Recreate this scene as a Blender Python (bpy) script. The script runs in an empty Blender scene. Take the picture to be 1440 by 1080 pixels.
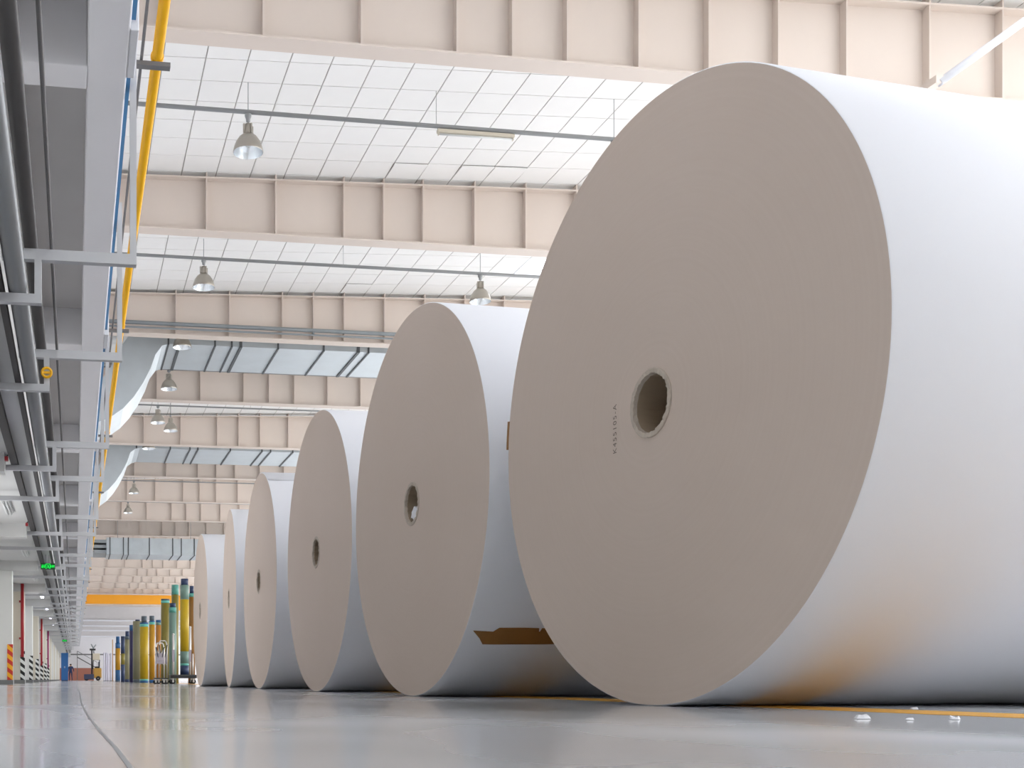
import bpy, bmesh, math, random
from mathutils import Vector, Matrix
random.seed(7)
R = math.radians
scene = bpy.context.scene
col = scene.collection

# ------------------------------------------------------------------ camera, world, exposure
cam_d = bpy.data.cameras.new('camera'); cam = bpy.data.objects.new('camera', cam_d); col.objects.link(cam)
cam.location = (0, 0, 0.1087); cam.rotation_euler = (R(90), 0, R(-8.569))
cam_d.sensor_width = 36; cam_d.lens = 1602.7 / 1440 * 36
cam_d.shift_x = (720 - 346.5) / 1440; cam_d.shift_y = (955.6 - 540) / 1440
cam_d.clip_start = 0.02; cam_d.clip_end = 400
scene.camera = cam
w = bpy.data.worlds.new('daylight'); scene.world = w; w.use_nodes = True
bg = w.node_tree.nodes['Background']; bg.inputs['Color'].default_value = (0.965, 0.975, 1.0, 1); bg.inputs['Strength'].default_value = 5.0
vs = scene.view_settings; vs.view_transform = 'Standard'; vs.look = 'None'; vs.gamma = 1; vs.use_curve_mapping = False
vs.exposure = 0.0

# ------------------------------------------------------------------ materials
def lin(c): return tuple(((x / 255) / 12.92 if x / 255 <= .04045 else ((x / 255 + .055) / 1.055) ** 2.4) for x in c)
M = {}
def mat(name, rgb, rough=.6, metal=0, var=0, vscale=2, bump=0, bscale=30, stretch=(1, 1, 1), emit=0, rvar=0, spec=.5, coat=0):
    m = bpy.data.materials.new(name); m.use_nodes = True; nt = m.node_tree; b = nt.nodes['Principled BSDF']
    c = lin(rgb)
    b.inputs['Base Color'].default_value = (*c, 1); b.inputs['Roughness'].default_value = rough; b.inputs['Metallic'].default_value = metal
    b.inputs['Specular IOR Level'].default_value = spec; b.inputs['Coat Weight'].default_value = coat
    if emit: b.inputs['Emission Color'].default_value = (*c, 1); b.inputs['Emission Strength'].default_value = emit
    if var or bump or rvar:
        tc = nt.nodes.new('ShaderNodeTexCoord'); mp = nt.nodes.new('ShaderNodeMapping'); mp.inputs['Scale'].default_value = stretch
        nt.links.new(tc.outputs['Object'], mp.inputs['Vector'])
        n = nt.nodes.new('ShaderNodeTexNoise'); n.inputs['Scale'].default_value = vscale; n.inputs['Detail'].default_value = 5
        nt.links.new(mp.outputs['Vector'], n.inputs['Vector'])
        if var:
            mx = nt.nodes.new('ShaderNodeMix'); mx.data_type = 'RGBA'
            mx.inputs['A'].default_value = (*[max(0, x * (1 - var)) for x in c], 1); mx.inputs['B'].default_value = (*[min(1, x * (1 + var)) for x in c], 1)
            nt.links.new(n.outputs['Fac'], mx.inputs['Factor']); nt.links.new(mx.outputs['Result'], b.inputs['Base Color'])
        if rvar:
            mr = nt.nodes.new('ShaderNodeMapRange'); mr.inputs['To Min'].default_value = max(.02, rough - rvar); mr.inputs['To Max'].default_value = rough + rvar
            nt.links.new(n.outputs['Fac'], mr.inputs['Value']); nt.links.new(mr.outputs['Result'], b.inputs['Roughness'])
        if bump:
            n2 = nt.nodes.new('ShaderNodeTexNoise'); n2.inputs['Scale'].default_value = bscale; n2.inputs['Detail'].default_value = 3
            nt.links.new(mp.outputs['Vector'], n2.inputs['Vector'])
            bp = nt.nodes.new('ShaderNodeBump'); bp.inputs['Strength'].default_value = bump; bp.inputs['Distance'].default_value = .01
            nt.links.new(n2.outputs['Fac'], bp.inputs['Height']); nt.links.new(bp.outputs['Normal'], b.inputs['Normal'])
    M[name] = m; return m
mat('paper', (229, 230, 234), .55, var=.015, vscale=1.5, spec=.35)
mat('paper_core', (190, 178, 164), .8, var=.15, vscale=30, bump=.3, bscale=40)
mat('core_inside', (158, 140, 118), .8, var=.1, vscale=8)
mat('kraft', (150, 104, 48), .6, var=.12, vscale=9)
mat('cyan_sheet', (205, 238, 236), .6)
mat('ink', (112, 100, 90), .8)
mat('girder', (212, 199, 188), .55, var=.05, vscale=1.3, stretch=(1, 1, .5), spec=.3)
mat('tile', (240, 239, 236), .85, var=.02, vscale=3, bump=.08, bscale=120)
mat('grid', (172, 167, 162), .7)
mat('galv', (188, 196, 200), .42, metal=.5, var=.12, vscale=2.2, rvar=.08)
mat('galv_dull', (150, 156, 158), .5, metal=.4, var=.08, vscale=4)
mat('seam', (84, 88, 90), .6, metal=.3)
mat('lamp_alu', (176, 170, 160), .35, metal=.85)
mat('reflector', (228, 232, 234), .25, metal=.8)
mat('conduit', (150, 152, 152), .5, metal=.2)
mat('white_paint', (216, 217, 222), .6, var=.04, vscale=1.2)
mat('mezz_white', (232, 231, 234), .65, var=.05, vscale=1.1)
mat('mezz_grey', (200, 197, 197), .75, var=.07, vscale=1.4)
mat('slab_grey', (206, 206, 204), .7, var=.07, vscale=.9)
mat('hanger', (192, 193, 196), .5, metal=.15)
mat('pipe_dark', (88, 86, 86), .5, metal=.2, var=.1, vscale=5)
mat('pipe_light', (140, 142, 144), .42, metal=.4, var=.05, vscale=5)
mat('conduit_dark', (112, 110, 110), .55)
mat('yellow_pipe', (240, 178, 6), .4)
mat('blue_paint', (66, 128, 176), .5)
mat('column', (214, 214, 210), .6, var=.03, vscale=1)
mat('column_cream', (208, 202, 186), .65, var=.04, vscale=1)
mat('wall_white', (226, 225, 220), .7, var=.03, vscale=.5)
mat('wall_far', (232, 230, 232), .7, var=.03, vscale=.5)
mat('brick_red', (176, 116, 98), .8, var=.08, vscale=2)
mat('base_grey', (120, 120, 118), .6)
mat('red_pipe', (160, 30, 38), .45)
mat('magenta_pipe', (150, 40, 96), .45)
mat('tray_dark', (62, 60, 60), .7)
mat('green_glow', (0, 235, 80), .5, emit=1.3)
mat('green_sign', (0, 60, 22), .5, emit=.7)
mat('sign_case', (60, 66, 62), .5)
mat('tube_off', (214, 216, 214), .4)
mat('tube_lit', (232, 230, 255), .4, emit=14)
mat('yellow_line', (226, 164, 36), .4, var=.08, vscale=6)
mat('joint', (196, 200, 206), .35)
mat('joint_dark', (152, 154, 156), .5)
mat('crane', (236, 160, 24), .5)
mat('chrome', (214, 210, 204), .3, metal=.55)
mat('rubber', (40, 40, 42), .8)
mat('black', (26, 28, 32), .5)
mat('platform', (70, 72, 70), .6)
mat('blue_cabinet', (32, 92, 150), .5)
mat('navy', (34, 44, 78), .8)
mat('skin', (196, 150, 122), .6)
mat('hair', (28, 24, 22), .7)
mat('fork_blue', (52, 62, 92), .5)
mat('fork_yellow', (180, 140, 62), .5)
mat('beige', (206, 198, 180), .6)
mat('board', (214, 212, 222), .6, var=.03, vscale=2)
mat('wood', (190, 152, 104), .7)
mat('rag', (168, 160, 168), .9)
for n, c in dict(t_yellow=(214, 178, 10), t_amber=(206, 150, 14), t_olive=(150, 136, 52), t_olivegrey=(150, 146, 112), t_brown=(158, 108, 36), t_orange=(206, 134, 40), t_teal=(104, 184, 168),
                 t_tealgrey=(132, 164, 150), t_navy=(48, 66, 104), t_blue=(46, 104, 160), t_purple=(52, 46, 92), t_slate=(96, 108, 116), t_band=(120, 214, 196)).items():
    mat(n, tuple(x * .86 for x in c), .38, var=.07, vscale=4)

def new_nodes(name):
    m = bpy.data.materials.new(name); m.use_nodes = True; M[name] = m
    return m, m.node_tree, m.node_tree.nodes['Principled BSDF']
def node(nt, t, **kw):
    n = nt.nodes.new(t)
    for k, v in kw.items(): setattr(n, k, v)
    return n
# reel end: thousands of paper edges, faint concentric tone
m, nt, b = new_nodes('paper_end')
tc = node(nt, 'ShaderNodeTexCoord'); sx = node(nt, 'ShaderNodeSeparateXYZ'); nt.links.new(tc.outputs['Object'], sx.inputs[0])
cb = node(nt, 'ShaderNodeCombineXYZ'); nt.links.new(sx.outputs['Y'], cb.inputs['Y'])
zz = node(nt, 'ShaderNodeMath', operation='SUBTRACT'); zz.inputs[1].default_value = 1.25; nt.links.new(sx.outputs['Z'], zz.inputs[0]); nt.links.new(zz.outputs[0], cb.inputs['Z'])
ln = node(nt, 'ShaderNodeVectorMath', operation='LENGTH'); nt.links.new(cb.outputs[0], ln.inputs[0])
nz = node(nt, 'ShaderNodeTexNoise', noise_dimensions='1D'); nz.inputs['Scale'].default_value = 60; nz.inputs['Detail'].default_value = 4; nt.links.new(ln.outputs['Value'], nz.inputs['W'])
n3 = node(nt, 'ShaderNodeTexNoise'); n3.inputs['Scale'].default_value = 1.1; nt.links.new(tc.outputs['Object'], n3.inputs['Vector'])
ad = node(nt, 'ShaderNodeMath', operation='MULTIPLY_ADD'); ad.inputs[1].default_value = .35; nt.links.new(nz.outputs['Fac'], ad.inputs[0])
m2 = node(nt, 'ShaderNodeMath', operation='MULTIPLY'); m2.inputs[1].default_value = .65; nt.links.new(n3.outputs['Fac'], m2.inputs[0]); nt.links.new(m2.outputs[0], ad.inputs[2])
rp = node(nt, 'ShaderNodeValToRGB'); rp.color_ramp.elements[0].color = (*lin((209, 193, 180)), 1); rp.color_ramp.elements[1].color = (*lin((214, 199, 187)), 1)
rp.color_ramp.elements[0].position = .25; rp.color_ramp.elements[1].position = .75
nt.links.new(ad.outputs[0], rp.inputs[0]); nt.links.new(rp.outputs[0], b.inputs['Base Color']); b.inputs['Roughness'].default_value = .8; b.inputs['Specular IOR Level'].default_value = .2
# polished floor: grey epoxy with worn, trowelled patches
m, nt, b = new_nodes('floor')
tc = node(nt, 'ShaderNodeTexCoord'); mp = node(nt, 'ShaderNodeMapping'); mp.inputs['Scale'].default_value = (1, .55, 1); nt.links.new(tc.outputs['Object'], mp.inputs['Vector'])
na = node(nt, 'ShaderNodeTexNoise'); na.inputs['Scale'].default_value = .7; na.inputs['Detail'].default_value = 2; na.inputs['Roughness'].default_value = .6; nt.links.new(mp.outputs[0], na.inputs['Vector'])
rp = node(nt, 'ShaderNodeValToRGB'); e = rp.color_ramp.elements
e[0].position = .32; e[0].color = (*lin((174, 175, 175)), 1); e[1].position = .68; e[1].color = (*lin((212, 214, 220)), 1)
nt.links.new(na.outputs['Fac'], rp.inputs[0])
# the aisle strip left of the joint has its own bluer top coat
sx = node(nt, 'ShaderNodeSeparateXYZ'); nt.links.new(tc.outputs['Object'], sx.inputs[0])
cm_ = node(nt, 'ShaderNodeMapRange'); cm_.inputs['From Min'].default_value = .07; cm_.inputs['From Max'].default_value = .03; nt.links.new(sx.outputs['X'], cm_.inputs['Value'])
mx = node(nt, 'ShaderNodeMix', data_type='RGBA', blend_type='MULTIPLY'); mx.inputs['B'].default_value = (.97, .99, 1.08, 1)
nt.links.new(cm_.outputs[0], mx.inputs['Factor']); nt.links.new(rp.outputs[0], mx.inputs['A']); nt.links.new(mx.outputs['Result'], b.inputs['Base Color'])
mr = node(nt, 'ShaderNodeMapRange'); mr.inputs['From Min'].default_value = .3; mr.inputs['From Max'].default_value = .7; mr.inputs['To Min'].default_value = .09; mr.inputs['To Max'].default_value = .17
nt.links.new(na.outputs['Fac'], mr.inputs['Value']); nt.links.new(mr.outputs[0], b.inputs['Roughness'])
b.inputs['Specular IOR Level'].default_value = .4
# skylight sheet: clear with a little white haze
m, nt, b = new_nodes('skylight')
tr = node(nt, 'ShaderNodeBsdfTransparent'); tr.inputs[0].default_value = (.95, .97, 1, 1); ms = node(nt, 'ShaderNodeMixShader'); ms.inputs[0].default_value = .15
b.inputs['Base Color'].default_value = (.9, .9, .9, 1)
nt.links.new(tr.outputs[0], ms.inputs[1]); nt.links.new(b.outputs[0], ms.inputs[2]); nt.links.new(ms.outputs[0], nt.nodes['Material Output'].inputs['Surface'])
# diagonal warning stripes
def stripes(name, a, c):
    m, nt, b = new_nodes(name)
    tc = node(nt, 'ShaderNodeTexCoord'); sx = node(nt, 'ShaderNodeSeparateXYZ'); nt.links.new(tc.outputs['Object'], sx.inputs[0])
    s1 = node(nt, 'ShaderNodeMath', operation='MULTIPLY_ADD'); s1.inputs[1].default_value = .8; nt.links.new(sx.outputs['X'], s1.inputs[0]); nt.links.new(sx.outputs['Z'], s1.inputs[2])
    s2 = node(nt, 'ShaderNodeMath', operation='MULTIPLY'); s2.inputs[1].default_value = 1 / .2; nt.links.new(s1.outputs[0], s2.inputs[0])
    s3 = node(nt, 'ShaderNodeMath', operation='FRACT'); nt.links.new(s2.outputs[0], s3.inputs[0])
    s4 = node(nt, 'ShaderNodeMath', operation='GREATER_THAN'); s4.inputs[1].default_value = .5; nt.links.new(s3.outputs[0], s4.inputs[0])
    mx = node(nt, 'ShaderNodeMix', data_type='RGBA'); mx.inputs['A'].default_value = (*lin(a), 1); mx.inputs['B'].default_value = (*lin(c), 1)
    nt.links.new(s4.outputs[0], mx.inputs['Factor']); nt.links.new(mx.outputs['Result'], b.inputs['Base Color']); b.inputs['Roughness'].default_value = .5
stripes('stripe_bw', (26, 28, 28), (222, 224, 220)); stripes('stripe_orange', (196, 46, 30), (238, 170, 30))

# ------------------------------------------------------------------ helpers
class MB:
    def __init__(s): s.v = []; s.f = []; s.mi = []; s.sm = []; s.cur = 0
    def add(s, vs, fs, smooth=False):
        o = len(s.v); s.v += [tuple(v) for v in vs]; s.f += [tuple(i + o for i in f) for f in fs]
        s.mi += [s.cur] * len(fs); s.sm += [smooth] * len(fs); return s
    def box(s, x0, x1, y0, y1, z0, z1):
        return s.add([(x0, y0, z0), (x1, y0, z0), (x1, y1, z0), (x0, y1, z0), (x0, y0, z1), (x1, y0, z1), (x1, y1, z1), (x0, y1, z1)],
                     [(0, 3, 2, 1), (4, 5, 6, 7), (0, 1, 5, 4), (1, 2, 6, 5), (2, 3, 7, 6), (3, 0, 4, 7)])
    def tube(s, pts, r, n=12, caps=True):
        pts = [Vector(p) for p in pts]; rs = r if isinstance(r, (list, tuple)) else [r] * len(pts)
        o = len(s.v); N = len(pts); prev = None
        for i, p in enumerate(pts):
            d = ((pts[min(i + 1, N - 1)] - p).normalized() + (p - pts[max(i - 1, 0)]).normalized()).normalized()
            if prev is None: a = d.orthogonal().normalized()
            else: a = (prev - d * prev.dot(d)).normalized()
            prev = a; b = d.cross(a)
            s.v += [tuple(p + (a * math.cos(2 * math.pi * k / n) + b * math.sin(2 * math.pi * k / n)) * rs[i]) for k in range(n)]
        for i in range(N - 1):
            for k in range(n):
                k2 = (k + 1) % n; s.f.append((o + i * n + k, o + i * n + k2, o + i * n + n + k2, o + i * n + n + k)); s.mi.append(s.cur); s.sm.append(True)
        if caps:
            s.f.append(tuple(o + k for k in reversed(range(n)))); s.f.append(tuple(o + (N - 1) * n + k for k in range(n))); s.mi += [s.cur] * 2; s.sm += [False] * 2
        return s
    def lathe(s, prof, c=(0, 0, 0), axis='z', n=32, smooth=True, close=False):
        o = len(s.v)
        for r, h in prof:
            for k in range(n):
                a = 2 * math.pi * k / n; x, y = r * math.cos(a), r * math.sin(a)
                p = (x, y, h) if axis == 'z' else ((h, x, y) if axis == 'x' else (y, h, x))
                s.v.append((p[0] + c[0], p[1] + c[1], p[2] + c[2]))
        P = len(prof)
        for i in range(P - 1 + (1 if close else 0)):
            j = (i + 1) % P
            for k in range(n):
                k2 = (k + 1) % n; s.f.append((o + i * n + k, o + i * n + k2, o + j * n + k2, o + j * n + k)); s.mi.append(s.cur); s.sm.append(smooth)
        return s
    def loft(s, rings, caps=True, smooth=False):
        o = len(s.v); n = len(rings[0])
        for r in rings: s.v += [tuple(p) for p in r]
        for i in range(len(rings) - 1):
            for k in range(n):
                k2 = (k + 1) % n; s.f.append((o + i * n + k, o + i * n + k2, o + i * n + n + k2, o + i * n + n + k)); s.mi.append(s.cur); s.sm.append(smooth)
        if caps:
            s.f.append(tuple(o + k for k in reversed(range(n)))); s.f.append(tuple(o + (len(rings) - 1) * n + k for k in range(n))); s.mi += [s.cur] * 2; s.sm += [False] * 2
        return s
    def mesh(s, name, mats):
        me = bpy.data.meshes.new(name); me.from_pydata(s.v, [], s.f)
        for x in (mats if isinstance(mats, (list, tuple)) else [mats]): me.materials.append(M[x])
        for p, i, q in zip(me.polygons, s.mi, s.sm): p.material_index = i; p.use_smooth = q
        bm = bmesh.new(); bm.from_mesh(me); bmesh.ops.recalc_face_normals(bm, faces=bm.faces); bm.to_mesh(me); bm.free()
        return me
    def build(s, name, mats, parent=None, loc=None):
        return link(s.mesh(name, mats), name, parent, loc)
def link(me, name, parent=None, loc=None):
    o = bpy.data.objects.new(name, me); col.objects.link(o)
    if parent: o.parent = parent
    if loc: o.location = loc
    return o
def bevel(o, wd, seg=2):
    b = o.modifiers.new('bevel', 'BEVEL'); b.width = wd; b.segments = seg; b.limit_method = 'ANGLE'; return o
def tag(o, label, cat, group=None):
    o['label'] = label; o['category'] = cat
    if group: o['group'] = group
    return o
def thing(name, label, cat, loc=(0, 0, 0), rotz=0, group=None):
    o = bpy.data.objects.new(name, None); col.objects.link(o); o.location = loc; o.rotation_euler = (0, 0, rotz); o.empty_display_size = .1
    return tag(o, label, cat, group)
def struct(o): o['kind'] = 'structure'; return o
def B(*a): return MB().box(*a)
def copy_tree(o, parent=None):
    c = o.copy(); col.objects.link(c); c.parent = parent
    for ch in list(o.children): copy_tree(ch, c)
    return c

BAY = 6.07
XW, YB, YF = 17.0, -12.0, 134.0          # right wall, back wall (behind the camera), far end wall
def zc(x): return 8.9 + .033 * x          # underside of the sloping ceiling
SL = math.atan(.033)

# ------------------------------------------------------------------ setting: floor
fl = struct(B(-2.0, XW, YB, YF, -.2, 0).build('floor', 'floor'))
q = MB(); pts = [(.02, -1), (.065, 1.0), (.068, 1.4), (.064, 1.85), (.052, 2.42), (.044, 3.1), (.035, 3.96), (.03, 5.5), (.034, 7.2), (.04, 10), (.03, 14), (.046, 18.8), (.05, 30), (.04, 60), (.05, 110)]
for i in range(len(pts) - 1):
    (x0, y0), (x1, y1) = pts[i], pts[i + 1]
    q.add([(x0 - .0035, y0, .0006), (x0 + .0035, y0, .0006), (x1 + .0035, y1, .0006), (x1 - .0035, y1, .0006)], [(0, 1, 2, 3)])
q.build('floor_joint', 'joint_dark', fl)
B(2.64, 2.94, YB, 120, -.01, .0012).build('painted_line', 'yellow_line', fl)

# ceiling: dark grid slab with tiles laid under it, skylight strips left open
TX0, TY0, TP = .636, 16.14 - 50 * .607, .607
NX, NY = 27, 246
def sky_rows(j): return 6 if j < 36 else 2            # unseen wide rooflights added in front to brighten near reels; narrow ones farther on
def sky_cols(j): return (6, 25) if j < 36 else (15, 25)
def is_sky(i, j): return sky_cols(j)[0] <= i < sky_cols(j)[1] and (j - 62) % 10 < sky_rows(j)
q = MB()
for j in range(NY):
    y0, y1 = TY0 + j * TP, TY0 + (j + 1) * TP
    runs, st = [], 0
    for i in range(NX + 1):
        if i == NX or is_sky(i, j):
            if i > st: runs.append((st, i))
            st = i + 1
    for a, c in runs:
        x0, x1 = (0.0 if a == 0 else TX0 + a * TP), TX0 + c * TP
        x1 = max(x1, XW) if c == NX else x1
        q.add([(x0, y0, zc(x0) + .012), (x1, y0, zc(x1) + .012), (x1, y1, zc(x1) + .012), (x0, y1, zc(x0) + .012),
               (x0, y0, zc(x0) + .2), (x1, y0, zc(x1) + .2), (x1, y1, zc(x1) + .2), (x0, y1, zc(x0) + .2)],
              [(0, 3, 2, 1), (4, 5, 6, 7), (0, 1, 5, 4), (1, 2, 6, 5), (2, 3, 7, 6), (3, 0, 4, 7)])
ceil_o = struct(q.build('ceiling', 'grid'))
h = .294
tile_me = MB().add([(-h, -h, .0), (h, -h, 0), (h, h, 0), (-h, h, 0), (-h - .002, -h - .002, .02), (h + .002, -h - .002, .02), (h + .002, h + .002, .02), (-h - .002, h + .002, .02)],
                   [(0, 3, 2, 1), (4, 5, 6, 7), (0, 1, 5, 4), (1, 2, 6, 5), (2, 3, 7, 6), (3, 0, 4, 7)]).mesh('ceiling_tile', 'tile')
rest = MB(); cnt = 0
for j in range(NY):
    y = TY0 + (j + .5) * TP
    for i in range(NX):
        if is_sky(i, j): continue
        x = TX0 + (i + .5) * TP
        single = x < 10.4 and (15.6 < y < 20.0 or 21.7 < y < 26.1) or (11.2 < x < 14 and 12.2 < y < 13.6)
        if single:
            sag = (j, i) in ((55, 8), (55, 10), (55, 11), (65, 9))
            o = link(tile_me, 'ceiling_tile', ceil_o, (x, y, zc(x) + random.uniform(-.002, .001) - .014 * sag)); o.rotation_euler = (random.uniform(-.002, .002) + .035 * sag, -SL, 0); cnt += 1
        elif x < XW:
            z0, z1 = zc(x - h), zc(x + h)
            rest.add([(x - h, y - h, z0), (x + h, y - h, z1), (x + h, y + h, z1), (x - h, y + h, z0), (x - h, y - h, z0 + .02), (x + h, y - h, z1 + .02), (x + h, y + h, z1 + .02), (x - h, y + h, z0 + .02)],
                     [(0, 3, 2, 1), (0, 1, 5, 4), (1, 2, 6, 5), (2, 3, 7, 6), (3, 0, 4, 7)])
o = rest.build('ceiling_tile_field', 'tile', ceil_o); o['kind'] = 'stuff'
# a few loose ceiling tiles show a dark gap (sagging corners)
n_win = 0
for j in range(NY):
    if (j - 62) % 10 == 0 and j + 2 <= NY:
        y0, y1 = TY0 + j * TP, TY0 + (j + sky_rows(j)) * TP; x0, x1 = TX0 + sky_cols(j)[0] * TP, TX0 + sky_cols(j)[1] * TP; n_win += 1
        f = MB(); t = .03
        for a, c, d, e in ((x0, x1, y0, y0 + t), (x0, x1, y1 - t, y1), (x0, x0 + t, y0 + t, y1 - t), (x1 - t, x1, y0 + t, y1 - t)):
            f.add([(a, d, zc(a)), (c, d, zc(c)), (c, e, zc(c)), (a, e, zc(a)), (a, d, zc(a) + .16), (c, d, zc(c) + .16), (c, e, zc(c) + .16), (a, e, zc(a) + .16)],
                  [(0, 3, 2, 1), (4, 5, 6, 7), (0, 1, 5, 4), (1, 2, 6, 5), (2, 3, 7, 6), (3, 0, 4, 7)])
        fo = struct(f.build('window_%d' % n_win, 'white_paint'))  # frames the far skylights and the added front rooflights alike
        MB().add([(x0 + t, y0 + t, zc(x0) + .12), (x1 - t, y0 + t, zc(x1) + .12), (x1 - t, y1 - t, zc(x1) + .12), (x0 + t, y1 - t, zc(x0) + .12)], [(0, 1, 2, 3)]).build('pane', 'skylight', fo)

# walls
q = B(XW, XW + .3, YB, YF, 0, .5); q.box(XW, XW + .3, YB, YF, 7.6, 10.0)
q.box(XW, XW + .3, YB, -6, .5, 7.6); y = -6
while y < YF: q.box(XW, XW + .3, y, min(y + .7, YF), .5, 7.6); y += BAY
struct(q.build('wall_right', 'wall_white'))
q = B(-2, 1.0, YB - .3, YB, 0, 9.9); q.box(1, XW, YB - .3, YB, 7.6, 9.9); q.box(1, XW, YB - .3, YB, 0, 7.6)

struct(q.build('wall_back', 'wall_white'))
q = B(-2.0, -1.75, YB, 14.2, 0, 2.72); q.box(-2.0, -1.75, 18.9, YF, 0, 2.72); q.box(-2.0, -1.75, 14.2, 18.9, 2.05, 2.72); q.box(-2.0, -1.75, 14.2, 18.9, 0, .95)   # unseen opening added to throw daylight on the reel end faces
struct(q.build('wall_left', 'wall_white'))
q = B(-1.75, -1.72, YB, YF, 0, .12); struct(q.build('baseboard_left', 'base_grey'))
struct(B(.1, .33, YB, YF, 4.9, 9.1).build('wall_left_upper', 'white_paint'))
wf = struct(B(-2, XW, YF, YF + .3, 0, 10).build('wall_front', 'wall_far'))
B(-1.7, 2.2, YF - .04, YF, 0, 1.45).build('dado', 'brick_red', wf)
B(-1.7, XW, YF - .06, YF, 2.95, 3.1).build('rail', 'base_grey', wf)
# bulkhead over the far opening
bk = struct(B(.33, XW, 126, 126.3, 4.75, 9.0).build('wall_bulkhead', 'mezz_grey'))
for z in (4.75, 5.4, 5.9, 6.5): B(.33, XW, 125.8, 126, z, z + .16).build('ledge', 'white_paint', bk)

# ------------------------------------------------------------------ roof girders
SX = [1.05, 2.28, 3.51, 4.74, 5.47, 6.20, 7.17, 8.14, 9.12, 10.1, 11.32, 12.42, 13.5, 14.6, 15.7, 16.5]
stif = B(-.011, .011, -.14, .14, 0, 1).mesh('stiffener', 'girder')
def ztop(x): return 8.80 + .03 * x
gw = MB(); x0, x1 = .335, XW - .002
gw.add([(x0, -.012, 7.97), (x1, -.012, 7.97), (x1, -.012, ztop(x1)), (x0, -.012, ztop(x0)), (x0, .012, 7.97), (x1, .012, 7.97), (x1, .012, ztop(x1)), (x0, .012, ztop(x0))],
       [(0, 1, 2, 3), (4, 7, 6, 5), (0, 4, 5, 1), (2, 6, 7, 3), (1, 5, 6, 2), (0, 3, 7, 4)])
web_me = gw.mesh('web', 'girder')
bot_me = B(x0, x1, -.15, .15, 7.945, 7.97).mesh('bottom_flange', 'girder')
tf = MB(); tf.add([(x0, -.15, ztop(x0)), (x1, -.15, ztop(x1)), (x1, .15, ztop(x1)), (x0, .15, ztop(x0)), (x0, -.15, ztop(x0) + .025), (x1, -.15, ztop(x1) + .025), (x1, .15, ztop(x1) + .025), (x0, .15, ztop(x0) + .025)],
                  [(0, 3, 2, 1), (4, 5, 6, 7), (0, 1, 5, 4), (1, 2, 6, 5), (2, 3, 7, 6), (3, 0, 4, 7)])
top_me = tf.mesh('top_flange', 'girder')
GL = {0: 'beige ribbed steel roof girder with a white diagonal strut at its foot', 1: 'beige ribbed roof girder between the two bays with grey lamp conduits',
      2: 'beige ribbed roof girder with two galvanised pipes along its lower web', 4: 'beige ribbed roof girder just in front of the farther air duct', 5: 'beige ribbed roof girder just behind the farther air duct',
      7: 'beige ribbed roof girder just in front of the low hung air duct', 8: 'beige ribbed roof girder just above and behind the low hung air duct'}
for k in range(19):
    Y = 13.86 + BAY * k
    g = thing('roof_girder', GL.get(k, 'beige ribbed steel roof girder further down the hall'), 'girder', (0, Y, 0), group='roof girders')
    if k == 3: g['label'] = 'beige ribbed roof girder behind the large galvanised air duct'
    link(web_me, 'web', g); link(bot_me, 'bottom_flange', g); link(top_me, 'top_flange', g)
    for x in SX:
        o = link(stif, 'stiffener', g, (x, 0, 7.97)); o.scale = (1, 1, zc(x) - 7.97 - .002)
# white tubular strut rising from the near girder's foot
st = thing('roof_strut', 'white tubular diagonal strut rising to the ceiling beside the near girder', 'strut', (11.1, 13.3, 7.86))
MB().tube([(0, 0, 0), (1.95, -.15, 1.42)], .052, 16).build('tube', 'white_paint', st)
B(-.07, .05, -.04, .42, -.02, .08).build('foot_plate', 'girder', st)

# ------------------------------------------------------------------ lamp conduits, high-bay lamps, pipes
def conduit(name, label, Y, Z, r=.032, x0=.33, x1=16.9, group='lamp conduits'):
    o = thing(name, label, 'conduit', (0, Y, Z), group=group)
    MB().tube([(x0, 0, 0), (x1, 0, 0)], r, 10).build('pipe', 'conduit', o)
    rod = MB().tube([(0, 0, .02), (0, 0, 1)], .004, 5, False).mesh('hanger_rod', 'conduit')
    for x in (5.45, 11.3, 15.8):
        q = link(rod, 'hanger_rod', o, (x, 0, 0)); q.scale = (1, 1, zc(x) - Z)
    return o
CA = conduit('lamp_conduit', 'grey lamp conduit with a tubular batten light hung along it', 16.75, 8.545)
CB = conduit('lamp_conduit', 'grey lamp conduit strung with two open bell lamps', 22.82, 8.59)
CF = {}
for Y in (31.15, 35.3, 48.8, 54.6): CF[Y] = conduit('lamp_conduit', 'thin grey lamp conduit farther down the hall', Y, 8.6, .025)
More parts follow.
